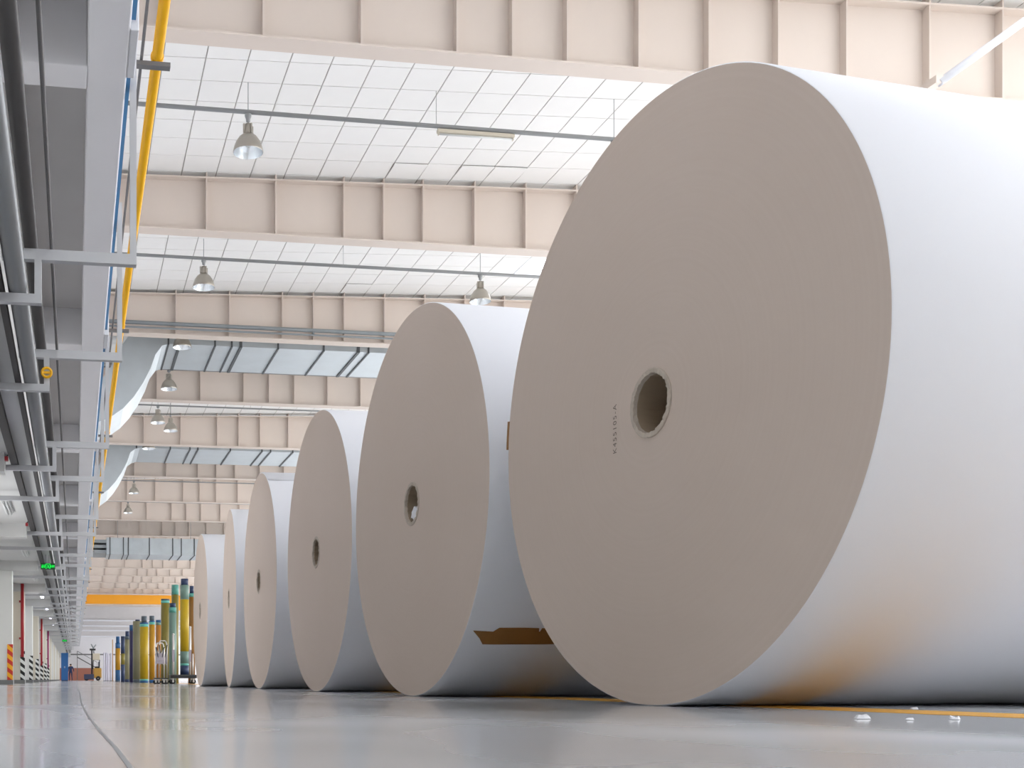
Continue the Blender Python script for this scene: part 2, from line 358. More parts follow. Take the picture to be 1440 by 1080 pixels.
def lamp(x, Y, zb, cond, label, group='high bay bell lamps'):
    zp = cond.location.z if cond else None
    L = thing('bell_lamp', label, 'lamp', (x, Y, zb), group=group)
    if not LM:
        LM['shade'] = MB().lathe([(.222, 0), (.226, .005), (.214, .07), (.185, .15), (.135, .225), (.075, .275), (.0, .285)], n=36).mesh('shade', 'lamp_alu')
        LM['reflector'] = MB().lathe([(.222, .002), (.205, .075), (.176, .148), (.126, .215), (.07, .26), (0, .268)], n=36).mesh('reflector', 'reflector')
        LM['bulb'] = MB().lathe([(0, .08), (.03, .09), (.045, .13), (.04, .18), (.025, .22), (.022, .262)], n=16).mesh('bulb', 'tube_off')
        LM['housing'] = MB().lathe([(.07, .277), (.075, .30), (.06, .36), (.05, .42), (.0, .425)], n=20).mesh('housing', 'lamp_alu')
        LM['rib'] = B(.066, .088, -.012, .012, .272, .41).mesh('rib', 'lamp_alu')
        LM['hook'] = MB().tube([(0, 0, .42), (.012, 0, .44), (0, 0, .47)], .006, 6).mesh('hook', 'conduit')
    for n in ('shade', 'reflector', 'bulb', 'housing', 'hook'): link(LM[n], n, L)
    for a in range(4): o = link(LM['rib'], 'rib', L); o.rotation_euler = (0, 0, a * math.pi / 2 + .5)
    if zp:
        t = zp - zb - .034; MB().lathe([(.0, .455), (.03, .46), (.034, .5), (.05, t - .03), (.05, t), (0, t)], n=12).build('clamp', 'conduit', L)
        MB().tube([(x, 0, .02), (x, 0, zc(x) - zp)], .006, 5, False).build('hanger_rod', 'conduit', cond)
    else:
        MB().lathe([(.0, .455), (.03, .46), (.034, .5), (.0, .53)], n=12).build('clamp', 'conduit', L)
        MB().tube([(0, 0, .52), (0, 0, zc(x) - zb - .004)], .012, 6, False).build('rod', 'conduit', L)
LM = {}
lamp(2.55, 16.75, 7.94, CA, 'bell lamp with open aluminium reflector on the conduit nearest the entrance')
lamp(8.33, 16.75, 7.94, CA, 'bell lamp hidden behind the nearest paper reel')
lamp(2.57, 22.82, 8.0, CB, 'bell lamp over the aisle on the second conduit')
lamp(8.38, 22.82, 8.0, CB, 'bell lamp above the second paper reel on the second conduit')
lamp(2.52, 26.95, 7.98, None, 'bell lamp just in front of the first air duct')
lamp(2.55, 31.15, 8.05, CF[31.15], 'bell lamp hanging just behind the first air duct')
lamp(2.55, 35.3, 8.05, CF[35.3], 'bell lamp far down the aisle between air ducts')
lamp(3.05, 36.6, 8.1, None, 'small bell lamp far down the aisle, set to the right of its row')
lamp(2.52, 39.3, 8.05, None, 'bell lamp just in front of the second air duct')
lamp(2.5, 48.8, 8.05, CF[48.8], 'bell lamp beyond the second air duct, nearer one')
lamp(2.52, 54.6, 8.05, CF[54.6], 'bell lamp beyond the second air duct, farther one')
bt = thing('batten_light', 'unlit tubular batten light hung under the grey conduit', 'lamp', (6.08, 16.75, 8.44))
B(-.61, .61, -.04, .04, .01, .055).build('housing', 'beige', bt)
MB().tube([(-.59, 0, -.012), (.59, 0, -.012)], .016, 10).build('fluorescent_tube', 'tube_off', bt)
for x in (-.6, .585): B(x, x + .015, -.02, .02, -.03, .01).build('end_cap', 'beige', bt)
for x in (-.6, .6): MB().tube([(x, 0, .055), (x, 0, .072)], .012, 6).build('bracket', 'conduit', bt)
# two pipes along the third girder
for nm, lab, z, r in (('water_pipe', 'thick galvanised pipe along the lower web of a roof girder', 8.15, .045), ('water_pipe', 'thin galvanised pipe below the thick one on a roof girder', 8.045, .022)):
    o = thing(nm, lab, 'pipe', (0, 25.74, z)); MB().tube([(.33, 0, 0), (16.9, 0, 0)], r, 12).build('pipe', 'galv_dull', o)
    if r > .03:
        for x in (5.44, 11.3, 17): B(x - .02, x + .02, -.03, .1, -.075, -.045).build('bracket', 'galv_dull', o)
# ------------------------------------------------------------------ air ducts
def duct(Y0, Y1, zb, zt, seams, label, elbow):
    d = thing('air_duct', label, 'duct', (0, Y0, zb)); wd = Y1 - Y0; ht = zt - zb
    B(elbow[0][0] + .0, XW - .01, 0, wd, 0, ht).build('body', 'galv', d)
    for x, t in seams: 
        q = MB(); e = .025
        q.box(x - t, x + t, -e, wd + e, -e, 0); q.box(x - t, x + t, -e, 0, 0, ht + e); q.box(x - t, x + t, wd, wd + e, 0, ht + e); q.box(x - t, x + t, 0, wd, ht, ht + e)
        q.build('joint_flange', 'seam', d)
    rings = []
    for (xb, z_b, xt, z_t) in elbow:
        rings.append([(xb, 0, z_b - zb), (xb, wd, z_b - zb), (xt, wd, z_t - zb), (xt, 0, z_t - zb)])
    MB().loft(rings).build('elbow', 'galv', d)
    return d
EL = [(2.25, 8.19, 2.25, 8.87), (2.08, 8.14, 1.95, 8.84), (1.92, 7.92, 1.62, 8.72), (1.80, 7.58, 1.38, 8.5), (1.62, 7.22, 1.15, 8.15), (1.40, 6.88, .95, 7.75), (1.15, 6.6, .75, 7.4), (.85, 6.38, .55, 7.2), (.335, 6.15, .335, 7.05)]
duct(27.4, 29.66, 8.19, 8.87, [(x, .02) for x in (2.23, 3.36, 3.77, 4.91, 6.05, 7.18, 8.3, 9.4, 10.5)] + [(x, .035) for x in (2.5, 3.99, 6.92)], 'large galvanised air duct with downward elbow, the nearer of two', EL)
EL2 = [(a, b + (0 if b > 8.1 else .1), c, d_ + .03) for a, b, c, d_ in EL]; EL2[0] = (2.25, 8.19, 2.25, 8.9)
duct(39.85, 42.5, 8.19, 8.9, [(x, .025) for x in (2.13, 3.31, 4.0, 4.28, 5.43, 6.56, 6.87, 7.67, 8.8, 10)], 'large galvanised air duct with downward elbow, the farther of two', EL2)
d3 = thing('air_duct', 'galvanised air duct lower down the hall above the rows of beige ribs', 'duct', (0, 58.2, 6.47))
B(1.6, XW - .01, .0, 2.4, 0, .84).build('body', 'galv', d3)
for x in (1.77, 2.45, 2.7, 3.77, 4.96, 5.4, 6.07, 7, 8): B(x - .025, x + .025, -.025, 2.425, -.025, .865).build('joint_flange', 'seam', d3)
for x in (2.2, 6, 10, 14): MB().tube([(x, 1.2, .84), (x, 1.2, zc(x) - 6.47)], .012, 6).build('hanger_rod', 'conduit', d3)
for i in range(3): B(.8, 1.6, .1, 2.3, .06 + i * .26, .22 + i * .26).build('spigot', 'galv_dull', d3)

# ------------------------------------------------------------------ overhead crane, far down
cr = thing('bridge_crane', 'yellow overhead crane girder spanning the far end of the hall', 'crane', (0, 100, 6.7))
rw = tag(B(.335, .58, 93, 107, 6.55, 6.818).build('crane_rail', 'conduit'), 'short grey crane rail bracket under the yellow crane end', 'rail')
bevel(B(.76, XW - .6, -.3, .3, 0, .78).build('girder', 'crane', cr), .02)
B(.4, .75, -1.2, 1.2, .12, .6).build('end_carriage', 'crane', cr)
B(XW - .6, XW - .25, -1.2, 1.2, .1, .6).build('end_carriage', 'crane', cr)
B(9, 10.2, -.5, .5, -.5, -.01).build('hoist', 'crane', cr)

# ------------------------------------------------------------------ mezzanine on the left: slabs, beams
struct(B(-2.0, .08, YB, YF, 4.41, 4.7).build('ceiling_mezzanine', 'mezz_grey'))
struct(B(-1.999, -.47, YB, YF, 2.72, 4.40).build('ceiling_lower', 'slab_grey'))
eb = tag(bevel(B(.08, .33, YB, YF, 3.98, 4.9).build('edge_beam', 'mezz_white'), .012), 'long white concrete edge beam of the mezzanine along the aisle', 'beam')
for k in range(-1, 17):
    Y = 7.27 + BAY * k
    o = tag(bevel(B(-.28, .275, 0, .28, 0, .43).build('cross_beam', 'mezz_white', None, (-.195, Y, 3.98)), .008), 'short white concrete cross beam under the mezzanine slab', 'beam', 'mezzanine cross beams')
    o = tag(bevel(B(0, .05, 0, .55, 0, .75).build('pilaster', 'white_paint', None, (.33, Y - .45, 3.98)), .006), 'white pilaster stub on the hall side of the edge beam', 'pilaster', 'edge beam pilasters')
    o = tag(B(0, .03, .12, BAY - .47, 0, .05).build('blue_trunking', 'blue_paint', None, (.3302, Y + .0, 4.03)), 'narrow blue trunking along the edge beam between pilasters', 'trunking', 'blue trunking runs')
    o = tag(B(0, .95, 0, .26, 0, .22).build('ceiling_beam', 'slab_grey', None, (-1.75, Y + .02, 2.50)), 'short grey beam under the low aisle ceiling', 'beam', 'low ceiling beams')

# stepped pipe hangers
hm = {}
hm['upper_bar'] = B(-.62, .405, -.03, .03, 2.855, 2.925).mesh('upper_bar', 'hanger')
hm['arm'] = B(.3625, .405, -.03, .03, 2.925, 4.22).mesh('arm', 'hanger')
hm['lower_bar'] = B(-1.6, -.215, -.03, .03, 2.57, 2.63).mesh('lower_bar', 'hanger')
hm['drop_arm'] = B(-.26, -.215, -.03, .03, 2.63, 2.855).mesh('drop_arm', 'hanger')
for k in range(-2, 15):
    for y0 in (7.6, 9.9):
        o = thing('pipe_hanger', 'stepped white steel pipe hanger under the mezzanine edge beam', 'hanger', (0, y0 + BAY * k, 0), group='stepped pipe hangers')
        if k == 0 and y0 == 9.9: o['label'] = 'stepped white steel pipe hanger with a yellow valve handle on its drop arm'
        for n, me in hm.items(): link(me, n, o)
def run(name, label, mt, x, z, r, y0=YB + .1, y1=110, n=14, cat='pipe'):
    return tag(MB().tube([(0, y0, 0), (0, (y0 + y1) / 2, 0), (0, y1, 0)], r, n).build(name, mt, None, (x, 0, z)), label, cat)
run('dark_pipe', 'thick dark grey pipe lying on the upper hanger bars', 'pipe_dark', -.286, 2.925 + .0465, .046, n=20)
run('steel_pipe', 'thick light grey pipe lying on the lower hanger bars', 'pipe_light', -.372, 2.63 + .0635, .063, n=24)
run('thin_conduit', 'thin grey conduit lying on the upper hanger bars', 'conduit_dark', -.15, 2.925 + .0125, .012, cat='conduit')
yp = thing('gas_pipe', 'bright yellow gas pipe clamped beside the mezzanine edge beam', 'pipe', (.565, 0, 4.42))
MB().tube([(0, YB + .1, 0), (0, 60, 0), (0, 120, 0)], .038, 20).build('pipe', 'yellow_pipe', yp)
clip = MB().lathe([(.0385, -.02), (.046, -.02), (.046, .02), (.0385, .02)], axis='y', n=18, close=True).mesh('clip', 'yellow_pipe')
bar = B(-.232, .09, -.03, .03, -.075, -.045).mesh('clamp_bar', 'conduit_dark')
for k in range(-1, 17):
    link(clip, 'clip', yp, (0, 7.9 + BAY * k, 0)); link(bar, 'clamp_bar', yp, (0, 7.9 + BAY * k, 0))
run('grey_conduit', 'thin grey conduit between the edge beam and the yellow pipe', 'conduit_dark', .455, 4.387, .011, cat='conduit')
# cable trays on the lower bars
def tray(x0, x1, label):
    t = thing('cable_tray', label, 'cable tray', ((x0 + x1) / 2, 0, 2.631)); hw = (x1 - x0) / 2
    q = B(-hw, hw, YB + .1, 110, 0, .006); q.box(-hw, -hw + .006, YB + .1, 110, .006, .06); q.box(hw - .006, hw, YB + .1, 110, .006, .06); q.build('tray', 'tray_dark', t)
    for i in range(3): MB().tube([(-hw + .02 + i * (2 * hw - .04) / 2, YB + .2, .02), (-hw + .02 + i * (2 * hw - .04) / 2, 109, .02)], .011, 6).build('cable', 'black', t)
tray(-.74, -.66, 'dark cable tray in the middle of the low aisle ceiling'); tray(-.50, -.455, 'narrow dark cable tray beside the light grey pipe')
for Y, z, x in ((13.1, 2.55, -.76), (18.6, 2.55, -.76)):
    a = thing('junction_box', 'small red junction box under the dark cable tray', 'junction box', (x, Y, z), group='red junction boxes')
    bevel(B(-.02, .02, -.03, .03, .02, .07).build('box', 'red_pipe', a), .004); MB().tube([(0, 0, .07), (.018, 0, .09)], .008, 8).build('nipple', 'black', a)
v = thing('valve_handle', 'yellow valve handle beside a stepped pipe hanger', 'valve', (-.235, 9.84, 2.66))
MB().lathe([(.03, -.006), (.05, -.006), (.05, .006), (.03, .006)], axis='y', n=16, close=True).build('wheel', 'yellow_pipe', v, (0, .0, .06)); B(-.04, .04, -.005, .005, .05, .07).build('spoke', 'yellow_pipe', v)

# low ceiling lights
cm = {}
for k in range(-1, 12):
    Y = 17.4 + BAY * k; lit = k >= 3 or k == -1
    o = thing('strip_light', 'lit strip light under the low aisle ceiling' if lit else 'unlit white strip light under the low aisle ceiling', 'lamp', (-1.0, Y, 2.655), group='lit strip lights' if lit else 'unlit strip lights')
    B(-.06, .06, -.65, .65, .025, .064).build('housing', 'tube_off', o)
    MB().tube([(-.025, -.62, .012), (-.025, .62, .012)], .013, 8).build('fluorescent_tube', 'tube_lit' if lit else 'tube_off', o)
    MB().tube([(.025, -.62, .012), (.025, .62, .012)], .013, 8).build('fluorescent_tube', 'tube_lit' if lit else 'tube_off', o)
def exit_sign(x, Y, z, label):
    s = thing('exit_sign', label, 'sign', (x, Y, z))
    bevel(B(-.15, .15, -.02, .02, 0, .13).build('case', 'sign_case', s), .006)
    B(-.143, .143, -.023, -.0195, .007, .123).build('panel', 'green_sign', s)
    def g(n, *bx):
        q = MB()
        for b_ in bx: q.box(b_[0], b_[1], -.026, -.0225, b_[2], b_[3])
        q.build(n, 'green_glow', s)
    # running figure leaving through a door frame, with character blocks on either side
    g('door_mark', (-.047, -.039, .012, .118), (.039, .047, .012, .118), (-.039, .039, .11, .118))
    q = MB()
    for a, b_, r in (((-.005, 0, .098), (-.005, 0, .0981), .011), ((0, 0, .085), (.01, 0, .05), .009), ((0, 0, .08), (-.024, 0, .066), .006), ((.002, 0, .08), (.026, 0, .07), .006), ((.01, 0, .052), (-.016, 0, .036), .007), ((-.016, 0, .036), (-.028, 0, .02), .006), ((.01, 0, .052), (.026, 0, .034), .007), ((.026, 0, .034), (.02, 0, .015), .006)):
        q.tube([(a[0], -.024, a[2]), (b_[0], -.024, b_[2])], r * .5 if r < .01 else r, 8)
    q.build('figure_mark', 'green_glow', s)
    g('character_mark', (-.13, -.102, .084, .09), (-.119, -.113, .035, .096), (-.13, -.102, .06, .066), (-.13, -.124, .035, .06), (-.108, -.102, .035, .06), (-.13, -.102, .035, .041),
      (-.09, -.06, .088, .094), (-.09, -.084, .06, .094), (-.066, -.06, .06, .094), (-.09, -.06, .06, .066), (-.078, -.072, .035, .06), (-.09, -.06, .035, .041))
    g('letter_mark', (.06, .066, .042, .088), (.06, .078, .042, .048), (.06, .076, .062, .068), (.06, .078, .082, .088), (.084, .09, .042, .058), (.098, .104, .042, .058), (.084, .09, .072, .088), (.098, .104, .072, .088), (.09, .098, .058, .072), (.109, .115, .042, .088), (.119, .137, .082, .088), (.125, .131, .042, .088))
    for xx in (-.05, .02): MB().tube([(xx, 0, .13), (xx, 0, 2.72 - z)], .005, 6).build('rod', 'conduit', s)
exit_sign(-.552, 24.2, 2.41, 'green lit exit sign hung near the first row of columns')
exit_sign(-.6, 70, 2.4, 'green lit exit sign far down the low aisle')

# ------------------------------------------------------------------ columns with guards, red pipes
for k in range(2, 17):
    Y = 7.4 + BAY * k; first = k == 3
    lab = 'white square column with an orange and red striped guard' if first else ('cream square column carrying a red pipe, with black and white guard' if k == 4 else 'pale square column with a black and white striped guard')
    c = thing('column', lab, 'column', (-1.6, Y, 0), group=None if k in (3, 4) else 'aisle columns')
    bevel(B(-.148, .25, -.15, .15, 0, 2.5).build('shaft', 'column_cream' if k % 2 == 0 else 'column', c), .012)
    B(-.148, .27, -.17, .17, 0, .1).build('plinth', 'base_grey', c)
    if k < 10: B(.14, .262, -.165, -.15, .1, .88).build('guard', 'stripe_orange' if first else 'stripe_bw', c)
for k, mt, lab in ((4, 'red_pipe', 'red fire pipe standing beside a cream column'), (7, 'red_pipe', 'slim red fire pipe farther along the aisle'), (9, 'magenta_pipe', 'magenta pipe standing between far columns')):
    Y = 7.4 + BAY * k - .32
    p = thing('fire_pipe', lab, 'pipe', (-1.4, Y, 0)); MB().tube([(0, 0, .72), (0, 0, 2.70)], .045, 12).build('pipe', mt, p)
    B(-.09, .03, .03, .17, 1.2, 1.25).build('bracket', mt, p); B(-.09, .03, .03, .17, 2.2, 2.25).build('bracket', mt, p)
for i, (Y, x) in enumerate(((28.6, -1.74), (34.8, -1.74), (46, -1.74))):
    b_ = thing('wall_box', 'small white switch box on the aisle wall', 'switch box', (x, Y, 1.3), group='aisle switch boxes')
    bevel(B(-.01, .09, -.12, .12, 0, .35).build('box', 'white_paint', b_), .008); B(.09, .1, -.02, .02, .16, .2).build('knob', 'black', b_)

# ------------------------------------------------------------------ paper reels
RD, LEN, CR = 1.25, 3.2, .142
seg = 160
body_me = MB().lathe([(RD - .004, .0), (RD, .004), (RD, LEN - .004), (RD - .004, LEN)], (0, 0, RD), 'x', seg)
body_me = body_me.mesh('paper_roll', 'paper')
end_me = MB().lathe([(CR, 0), (RD * .5, 0), (RD - .004, 0)], (0, 0, RD), 'x', seg, smooth=False).mesh('end_face', 'paper_end')
back_me = MB().lathe([(CR, LEN), (RD - .004, LEN)], (0, 0, RD), 'x', seg, smooth=False).mesh('back_face', 'paper_end')
def core(parent, proud):
    q = MB(); n = 72; rings = []
    for r, x, jit in ((CR, .001, 0), (CR, -proud, .001), (CR - .004, -proud - .002, .0015), (CR - .021, -proud - .001, .003), (CR - .024, .012, .002), (CR - .024, 1.6, 0)):
        rings.append([(x + random.uniform(-jit, jit), (r + random.uniform(-jit, jit)) * math.cos(2 * math.pi * k / n), RD + (r + random.uniform(-jit, jit)) * math.sin(2 * math.pi * k / n)) for k in range(n)])
    o = len(q.v)
    q.loft(rings[:5], caps=False); q.cur = 1; q.loft(rings[4:], caps=False); q.add(rings[5], [tuple(range(n))])
    q.build('core', ['paper_core', 'core_inside'], parent)
def patch(parent, name, mt, pts, r, th=.002):
    # curved sheet on the roll: pts = (along axis, angle in degrees), densified across the angle
    q = MB(); cols = 12
    top = pts['top']; bot = pts['bot']; rings = []
    def P(s_, a, rr): return (s_, rr * math.cos(R(a)), RD + rr * math.sin(R(a)))
    V = []; F = []
    for (st, at_), (sb, ab) in zip(top, bot):
        for j in range(cols + 1):
            t = j / cols; V.append(P(st + (sb - st) * t, at_ + (ab - at_) * t, r))
    n = cols + 1
    for i in range(len(top) - 1):
        for j in range(cols): F.append((i * n + j, i * n + j + 1, (i + 1) * n + j + 1, (i + 1) * n + j))
    q.add(V, F, True); o = q.build(name, mt, parent)
    s_ = o.modifiers.new('thick', 'SOLIDIFY'); s_.thickness = th; s_.offset = 0
    return o
RE = [(2.353, 4.4046, -5.888, 'giant white paper reel with pencilled number beside its core, nearest the yellow line end'),
      (2.1675, 7.1691, -2.791, 'giant white paper reel with torn brown tape on its side'),
      (2.1428, 10.0265, -1.102, 'giant white paper reel, third in the row from the numbered one'),
      (2.1229, 13.1259, .402, 'giant white paper reel with a loose sheet edge across its top'),
      (2.153, 15.9421, 3.417, 'giant white paper reel turned slightly, between the loose edge and last reels'),
      (2.0476, 18.7135, .855, 'giant white paper reel at the end of the row beside the trolleys')]
RL = ['giant white paper reel with a pencilled number beside its core', None, 'giant white paper reel between the brown taped and loose sheet reels', None, 'giant white paper reel second from the trolleys, set slightly askew', 'giant white paper reel at the row end beside the tube trolleys']
reels = []
for i, (x, y, a, lab) in enumerate(RE):
    r_ = thing('paper_reel', RL[i] or lab, 'paper reel', (x, y, 0), R(-a), 'paper reels in a row'); reels.append(r_)
    link(body_me, 'paper_roll', r_); link(end_me, 'end_face', r_); link(back_me, 'back_face', r_); core(r_, .003 if i else .005)
# pencilled reel number
cu = bpy.data.curves.new('number', 'FONT'); cu.body = 'K455105-A'; cu.size = .038; cu.align_x = 'CENTER'; cu.align_y = 'CENTER'; cu.space_character = 1.25
tmp = bpy.data.objects.new('number_tmp', cu); col.objects.link(tmp); bpy.context.view_layer.update()
me = bpy.data.meshes.new_from_object(tmp.evaluated_get(bpy.context.evaluated_depsgraph_get())); bpy.data.objects.remove(tmp)
me.materials.clear(); me.materials.append(M['ink'])
t = link(me, 'reel_number', reels[0]); t['label'] = 'faint pencilled reel number'
t.matrix_local = Matrix(((0, 0, -1, -.0012), (0, 1, 0, .262), (1, 0, 0, RD - .052), (0, 0, 0, 1)))
# torn kraft tape on the second reel
patch(reels[1], 'kraft_tape', 'kraft', dict(top=[(.047, -136.55), (.10, -136.4), (.17, -136.25), (.20, -137.6), (.356, -137.7), (.445, -137.62), (.452, -136.4), (.459, -136.4), (.464, -137.63), (.6, -137.7), (1.0, -137.7)],
                                            bot=[(.049, -136.4), (.101, -133.9), (.134, -131.7), (.20, -131.65), (.356, -131.75), (.445, -131.8), (.452, -131.8), (.459, -131.8), (.464, -131.8), (.6, -131.95), (1.0, -132)]), RD + .003, .003)
patch(reels[0], 'kraft_tab', 'kraft', dict(top=[(.004, 9), (.12, 9)], bot=[(.004, 2.5), (.12, 2.5)]), RD + .016, .024)
patch(reels[3], 'loose_sheet', 'paper', dict(top=[(.01, 80), (1.5, 80), (LEN - .01, 80)], bot=[(.01, 121), (1.5, 121), (LEN - .01, 121)]), RD + .005, .006)
patch(reels[5], 'pale_cyan_film', 'cyan_sheet', dict(top=[(.42, 98), (.62, 98)], bot=[(.46, 150), (.66, 150)]), RD + .002, .002)
patch(reels[2], 'pale_cyan_film', 'cyan_sheet', dict(top=[(.55, 112), (1.0, 112)], bot=[(.62, 118), (1.0, 118)]), RD + .002, .002)
# crumpled wrapper inside the second reel's core
q = MB(); n = 14; rr = random.Random(3)
rings = [[(.02 + i * .07, (.075 - .02 * (i > 2)) * math.cos(2 * math.pi * k / n) * rr.uniform(.7, 1.15), RD - .062 + .05 * math.sin(2 * math.pi * k / n) * rr.uniform(.6, 1.1)) for k in range(n)] for i in range(4)]
o = tag(q.loft(rings).build('crumpled_paper', 'paper'), 'crumpled white wrapper stuffed in the core of the brown taped reel', 'paper'); o.location = reels[1].location; o.rotation_euler = reels[1].rotation_euler
# paper scraps on the floor
for x, y, s_ in ((2.15, 2.857, .03), (2.99, 3.70, .018), (2.20, 2.74, .014), (2.36, 2.77, .022)):
    q = MB(); n = 7; rr = random.Random(int(x * 100))
    ring = [(s_ * rr.uniform(.5, 1) * math.cos(2 * math.pi * k / n), s_ * rr.uniform(.5, 1) * math.sin(2 * math.pi * k / n)) for k in range(n)]
    q.add([(a, b_, 0) for a, b_ in ring] + [(a * .7, b_ * .7, s_ * rr.uniform(.15, .5)) for a, b_ in ring], [tuple(range(n)), tuple(range(n, 2 * n))] + [(k, (k + 1) % n, n + (k + 1) % n, n + k) for k in range(n)])
    tag(q.build('paper_scrap', 'paper', None, (x, y, .0013)), 'tiny white paper scrap on the grey floor', 'paper scrap', 'paper scraps on the floor')

# ------------------------------------------------------------------ cardboard tubes standing in a row
def tube_core(x, Y, r, H, bands, label, cap=None, z0=0):
    t_ = thing('winding_core', label, 'winding core', (x, Y, z0), group=None)
    for i, (a, b_, mt) in enumerate(bands):
        MB().lathe([(0, a * H), (r, a * H), (r, b_ * H), (0, b_ * H)], n=28).build('band', mt, t_)
    if cap: MB().lathe([(0, H), (r * cap[0], H), (r * cap[0], H + cap[1]), (r * cap[0] * .75, H + cap[1]), (r * cap[0] * .75, H + cap[1] - .06), (0, H + cap[1] - .06)], n=24).build('end_plug', cap[2], t_)
tube_core(2.236, 60, .13, 2.03, [(0, .03, 't_slate'), (.03, .30, 't_blue'), (.30, .86, 't_amber'), (.86, 1, 't_blue')], 'blue winding core with an amber middle at the row end', (.75, .33, 't_blue'))
tube_core(2.288, 55, .098, 2.19, [(0, .38, 't_navy'), (.38, .62, 't_olive'), (.62, 1, 't_navy')], 'navy winding core with a short olive band')
tube_core(2.274, 50, .11, 2.0, [(0, .06, 't_navy'), (.06, .93, 't_olivegrey'), (.93, 1, 't_slate')], 'grey olive winding core with a navy end plug', (.8, .22, 't_navy'))
tube_core(2.30, 46, .125, 2.3, [(0, .9, 't_purple'), (.9, 1, 't_blue')], 'dark purple winding core with a bright blue top')
tube_core(2.341, 43, .18, 2.3, [(0, .05, 't_slate'), (.05, 1, 't_olivegrey')], 'wide dull olive winding core', (.5, .06, 't_navy'))
tube_core(2.345, 39, .15, 2.05, [(0, .035, 't_blue'), (.035, .06, 't_band'), (.06, .93, 't_yellow'), (.93, .975, 't_band'), (.975, 1, 't_blue')], 'bright yellow winding core with teal bands, wider of the yellow pair', (.66, .22, 't_slate'))
tube_core(2.545, 38, .10, 2.06, [(0, .05, 't_blue'), (.05, .94, 't_amber'), (.94, .98, 't_band'), (.98, 1, 't_blue')], 'amber yellow winding core with teal band, slimmer of the yellow pair', (.85, .17, 't_slate'))
tube_core(3.057, 42, .105, 2.3, [(0, .92, 't_orange'), (.92, .96, 't_tealgrey'), (.96, 1, 't_blue')], 'orange brown winding core behind the yellow pair')
tube_core(2.44, 31, .12, 2.30, [(0, .95, 't_olive'), (.95, .98, 't_band'), (.98, 1, 't_slate')], 'olive winding core with a thin teal band behind the trolleys')
tube_core(2.53, 29.7, .098, 1.99, [(0, .93, 't_tealgrey'), (.93, 1, 't_teal')], 'grey teal winding core with a dark plug behind the trolleys', (.8, .11, 't_navy'))
tube_core(2.741, 31.4, .10, 2.72, [(0, .9, 't_olive'), (.9, 1, 't_teal')], 'tall olive winding core with a teal top behind the trolleys')
tube_core(2.735, 28.6, .112, 2.25, [(0, .1, 't_navy'), (.1, .125, 't_band'), (.125, .26, 't_tealgrey'), (.26, .84, 't_yellow'), (.84, 1, 't_tealgrey')], 'tall yellow and teal winding core standing on the trolley platform', (.85, .16, 't_navy'), .232)
tube_core(3.108, 30.5, .095, 2.42, [(0, .96, 't_brown'), (.96, 1, 't_teal')], 'brown winding core with a dark hooked plug beside the last reel', (.6, .2, 't_navy'))

# ------------------------------------------------------------------ trolleys
def wheel(parent, x, y, r=.055):
    w_ = MB().lathe([(r * .4, -.018), (r, -.016), (r, .016), (r * .4, .018)], (0, 0, 0), 'y', 18, close=True).build('wheel', 'rubber', parent, (x, y, r))
    MB().lathe([(.0, -.02), (r * .42, -.02), (r * .42, .02), (0, .02)], axis='y', n=12).build('hub', 'chrome', w_)
    B(-.02, .02, -.026, .026, 0, r + .045).build('fork', 'chrome', w_)
tr = thing('platform_trolley', 'steel platform trolley with two tall rounded posts carrying a core', 'trolley', (2.55, 28.55, 0))
bevel(B(-.2, .46, -.34, .34, .15, .23).build('platform', 'platform', tr), .01)
for x in (-.13, .38):
    for y in (-.26, .26): wheel(tr, x, y, .06)
for x, H in ((-.13, 1.22), (.29, 1.4)):
    MB().tube([(x, -.3, .23), (x, -.3, H * .6), (x, -.3, H)], .03, 12).build('post', 'chrome', tr)
    MB().lathe([(0, -.03), (.025, -.02), (.034, 0), (.025, .02), (0, .03)], n=14).build('knob', 'chrome', tr, (x, -.3, H + .01))
    B(x - .03, x + .03, -.33, -.27, .55, .85).build('grip_pad', 'rag', tr)
MB().tube([(.36, -.3, .23), (.36, -.3, .75)], .018, 10).build('post', 'chrome', tr)
B(-.19, .45, -.36, -.34, .14, .2).build('bumper', 'black', tr)
for x0, y0, hh, lab in ((2.06, 28.0, 1.0, 'small chrome hand cart with crossed tube handles beside the platform trolley'), (2.19, 28.75, 1.08, 'small chrome hand cart nested behind another hand cart')):
    c = thing('hand_cart', lab, 'hand cart', (x0, y0, 0))
    B(-.14, .14, -.2, .2, .12, .15).build('deck', 'platform', c)
    for x in (-.1, .1):
        for y in (-.15, .15): wheel(c, x, y, .05)
        MB().tube([(x, -.18, .15), (x, -.18, hh - .12), (x * .8, -.15, hh - .03), (x * .6, -.1, hh)], .016, 10).build('handle_post', 'chrome', c)
    MB().tube([(-.1, -.18, .45), (.1, -.18, .86)], .013, 8).build('cross_tube', 'chrome', c); MB().tube([(.1, -.18, .45), (-.1, -.18, .86)], .013, 8).build('cross_tube', 'chrome', c)
    MB().tube([(-.06, -.1, hh), (.06, -.1, hh)], .016, 10).build('handle', 'chrome', c)
    rings = [[(-.12 + .03 * math.sin(i), -.21 - .02 * math.sin(i * 1.3), z), (.10 - .02 * i / 3, -.22, z), (.10 - .02 * i / 3, -.2, z), (-.12 + .03 * math.sin(i), -.19, z)] for i, z in enumerate((.5, .58, .66, .75))]
    MB().loft(rings).build('rag', 'rag', c)
    for sg in (-1, 1): MB().tube([(sg * .02, -.2, .5), (sg * .1, -.23, hh - .1)], .012, 8).build('fork_tube', 'black', c)

